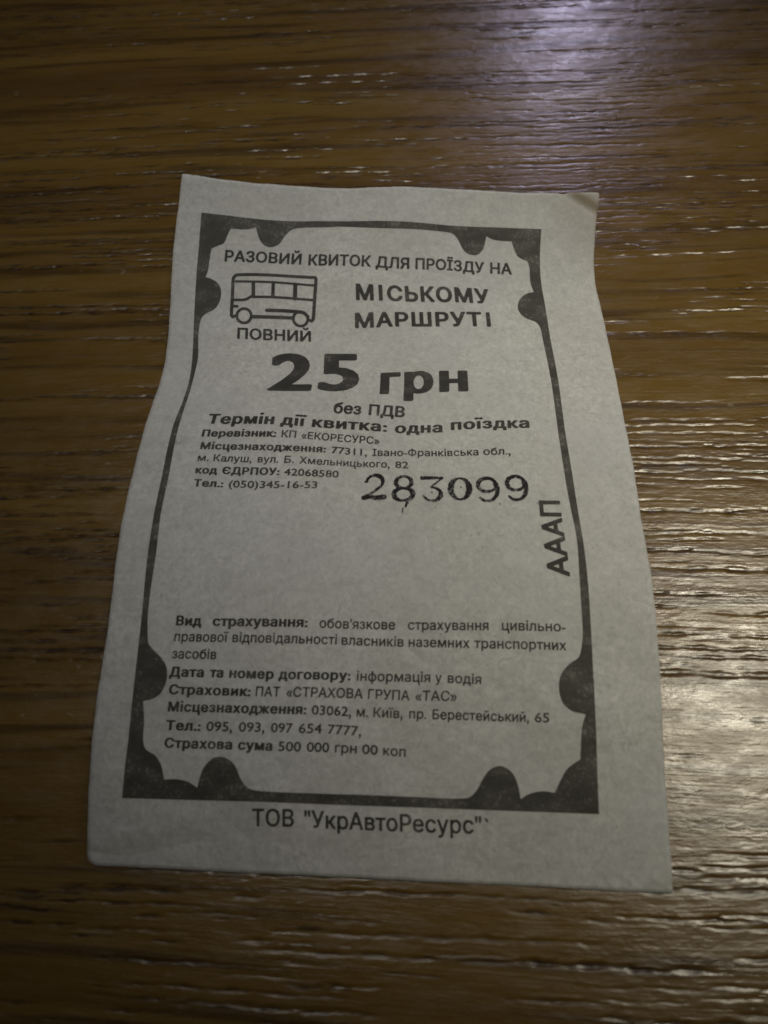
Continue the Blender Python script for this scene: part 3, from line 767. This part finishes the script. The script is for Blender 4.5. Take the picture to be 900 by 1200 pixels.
# ---- bus pictogram
BUS = {'body': [[[[9.23, 21.191], [8.703, 21.201], [8.692, 18.364], [8.689, 15.598], [8.935, 15.084], [9.407, 14.821], [12.956, 14.699], [19.826, 14.681], [20.232, 14.786], [20.396, 15.148], [20.178, 18.282], [19.974, 21.513], [19.397, 21.522]], 3.6]], 'stripe': [[[[9.103, 15.871], [14.602, 15.825], [20.291, 15.95]], 2.6], [[[8.946, 18.731], [10.405, 18.681], [11.058, 18.338], [11.711, 17.905]], 2.9], [[[11.587, 18.233], [14.381, 18.198], [20.099, 18.315]], 2.9], [[[8.853, 19.716], [9.436, 19.729]], 3.2], [[[11.499, 21.265], [17.135, 21.374]], 4.0], [[[13.581, 20.271], [15.747, 20.281], [18.124, 20.349], [18.785, 20.519], [19.263, 21.062]], 4.0]], 'post': [[[[11.573, 15.96], [11.633, 17.967]], 3.9], [[[14.389, 15.925], [14.38, 18.168]], 3.7], [[[17.501, 15.94], [17.441, 18.276]], 4.3]], 'wheel': [[[[[11.442, 21.147], [11.425, 21.398], [11.359, 21.638], [11.247, 21.855], [11.095, 22.037], [10.91, 22.176], [10.702, 22.263], [10.481, 22.295], [10.258, 22.27], [10.044, 22.189], [9.85, 22.057], [9.685, 21.881], [9.558, 21.67], [9.475, 21.435], [9.44, 21.187], [9.456, 20.938], [9.521, 20.702], [9.632, 20.489], [9.784, 20.31], [9.969, 20.173], [10.179, 20.086], [10.401, 20.052], [10.625, 20.074], [10.841, 20.151], [11.036, 20.279], [11.2, 20.452], [11.327, 20.662], [11.409, 20.897]], [10.441, 21.166]], 3.0], [[[[19.265, 21.432], [19.241, 21.693], [19.169, 21.943], [19.051, 22.168], [18.895, 22.357], [18.707, 22.5], [18.497, 22.59], [18.276, 22.622], [18.055, 22.595], [17.843, 22.51], [17.653, 22.372], [17.494, 22.188], [17.372, 21.968], [17.296, 21.722], [17.267, 21.464], [17.289, 21.205], [17.36, 20.959], [17.476, 20.737], [17.633, 20.551], [17.821, 20.409], [18.032, 20.319], [18.255, 20.286], [18.478, 20.31], [18.691, 20.391], [18.882, 20.526], [19.042, 20.707], [19.163, 20.926], [19.238, 21.171]], [18.266, 21.448]], 3.0]]}
PX = 0.135
def build_bus():
    bm = bmesh.new()
    for pts, w in BUS['body']:
        ribbon(bm, smooth_path(pts, 3), w * PX)
    body = to_object('bus_pictogram', bm, M_text, 0.030, label='line drawing of a small bus above the word ПОВНИЙ')
    for key, nm, lift in (('stripe', 'bus_line', 0.036), ('post', 'window_post', 0.042)):
        for pts, w in BUS[key]:
            bm = bmesh.new(); ribbon(bm, smooth_path(pts, 3), w * PX)
            to_object(nm, bm, M_text, lift, parent=body)
    for (pts, c), w in BUS['wheel']:
        bm = bmesh.new(); ribbon(bm, pts, w * PX, closed=True)
        to_object('wheel', bm, M_text, 0.048, parent=body)
build_bus()

# ---- numbering-machine digits: centre line and pen width in a unit cell (x right, y up)
def arc(cx, cy, rx, ry, a0, a1, n=16):
    return [(cx + rx * math.cos(math.radians(a0 + (a1 - a0) * k / n)), cy + ry * math.sin(math.radians(a0 + (a1 - a0) * k / n))) for k in range(n + 1)]

def wid(n, f):
    return [f(k / (n - 1)) for k in range(n)]

def digit_strokes(ch):
    if ch == '2':
        p = [(0.08, 0.70), (0.14, 0.72)] + arc(0.52, 0.70, 0.38, 0.28, 170, -30, 14) + [(0.66, 0.42), (0.40, 0.26), (0.12, 0.12)]
        return [(p, lambda t: 0.10 + 0.06 * math.exp(-((t - 0.55) / 0.15) ** 2)),
                ([(0.04, 0.06), (0.3, 0.12), (0.55, 0.07), (0.98, 0.10)], lambda t: 0.17 + 0.03 * math.sin(9 * t))]
    if ch == '8':
        p = arc(0.5, 0.73, 0.36, 0.24, -90, 270, 26)
        q = arc(0.5, 0.26, 0.44, 0.24, 90, 450, 26)
        return [(p, lambda t: 0.09 + 0.05 * abs(math.sin(2 * math.pi * t))), (q, lambda t: 0.09 + 0.07 * abs(math.sin(2 * math.pi * t)) * (1.1 if t > .5 else 1))]
    if ch == '3':
        return [([(0.06, 0.92), (0.5, 0.93), (0.96, 0.93)], lambda t: 0.16 - 0.05 * t),
                ([(0.94, 0.90), (0.72, 0.74), (0.46, 0.56)], lambda t: 0.07),
                ([(0.46, 0.56)] + arc(0.52, 0.28, 0.40, 0.26, 90, -150, 16) + [(0.12, 0.20)], lambda t: 0.08 + 0.08 * math.exp(-((t - 0.45) / 0.2) ** 2))]
    if ch == '0':
        return [(arc(0.5, 0.5, 0.40, 0.46, 90, 450, 34), lambda t: 0.08 + 0.14 * abs(math.sin(2 * math.pi * t)) ** 1.5)]
    if ch == '9':
        return [(arc(0.46, 0.68, 0.38, 0.27, -30, 330, 26), lambda t: 0.09 + 0.05 * math.sin(math.pi * t)),
                (arc(0.42, 0.48, 0.48, 0.46, 30, -60, 14) + [(0.52, 0.05), (0.36, 0.05), (0.22, 0.12), (0.16, 0.17)], lambda t: 0.17 - 0.08 * t)]

for i, (ch, u0, v0, u1, v1) in enumerate([['2', 27.917, 51.205, 30.413, 47.757], ['8', 31.379, 51.39, 33.926, 47.913], ['3', 34.696, 51.4, 37.245, 47.946], ['0', 37.931, 51.204, 40.658, 48.009], ['9', 41.183, 51.364, 43.966, 47.885], ['9', 44.612, 51.193, 47.333, 47.567]]):
    W_, H_ = u1 - u0, v0 - v1
    step = 0.055
    gx = np.arange(u0 - 0.6, u1 + 0.6, step); gy = np.arange(v1 - 0.6, v0 + 0.6, step)
    X, Y = np.meshgrid(gx, gy)
    F = np.full(X.shape, 9.0)
    for pts, wf in digit_strokes(ch):
        sp = smooth_path(pts, 4)
        for k, (x, y) in enumerate(sp):
            r = wf(k / (len(sp) - 1)) * 0.54 * H_
            F = np.minimum(F, np.hypot(X - (u0 + x * W_), Y - (v0 - y * H_)) - r)
    rr = random.Random(i * 7 + 3)
    a, b, c, d = (rr.uniform(0, 6) for _ in range(4))
    F += 0.045 * np.sin(X * 17 + a + 3 * np.sin(Y * 9 + b)) * np.sin(Y * 21 + c + 2 * np.sin(X * 13 + d))
    # pinholes where the worn type did not print
    G = np.sin(X * 12 + c + 2 * np.sin(Y * 7 + a)) * np.sin(Y * 14 + b + 2 * np.sin(X * 10 + d))
    F = np.maximum(F, 0.25 * (G - 0.76))
    to_object('stamped_digit', fill(contours(F, gx, gy)), M_stamp, 0.030, label='black machine-stamped figure %s' % ch)

# ---- splashes and specks of stamp ink, hairs in the paper
def specks():
    bm = bmesh.new()
    rr = random.Random(5)
    spots = [(33.0, 51.9, .16, .5), (32.6, 52.6, .10, .45), (33.2, 51.6, .12, .3), (36.0, 50.2, .12, .16), (48.3, 51.5, .09, .09), (46.6, 48.3, .1, .1),
             (39.4, 49.4, .1, .14), (43.9, 51.6, .1, .1), (36.4, 52.2, .06, .12)]
    for _ in range(46):
        spots.append((rr.uniform(5, 56), rr.uniform(2, 90), rr.uniform(.03, .07), rr.uniform(.03, .08)))
    for (u, v, a, b) in spots:
        th = rr.uniform(-.5, .5); n = 7
        vs = []
        for k in range(n):
            t = 2 * math.pi * k / n; q = rr.uniform(.65, 1.1)
            x, y = a * q * math.cos(t), b * q * math.sin(t)
            vs.append(bm.verts.new((u + x * math.cos(th) - y * math.sin(th), v + x * math.sin(th) + y * math.cos(th), 0)))
        bm.faces.new(vs)
    o = to_object('ink_specks', bm, M_stamp, 0.055)
    o['kind'] = 'stuff'
specks()
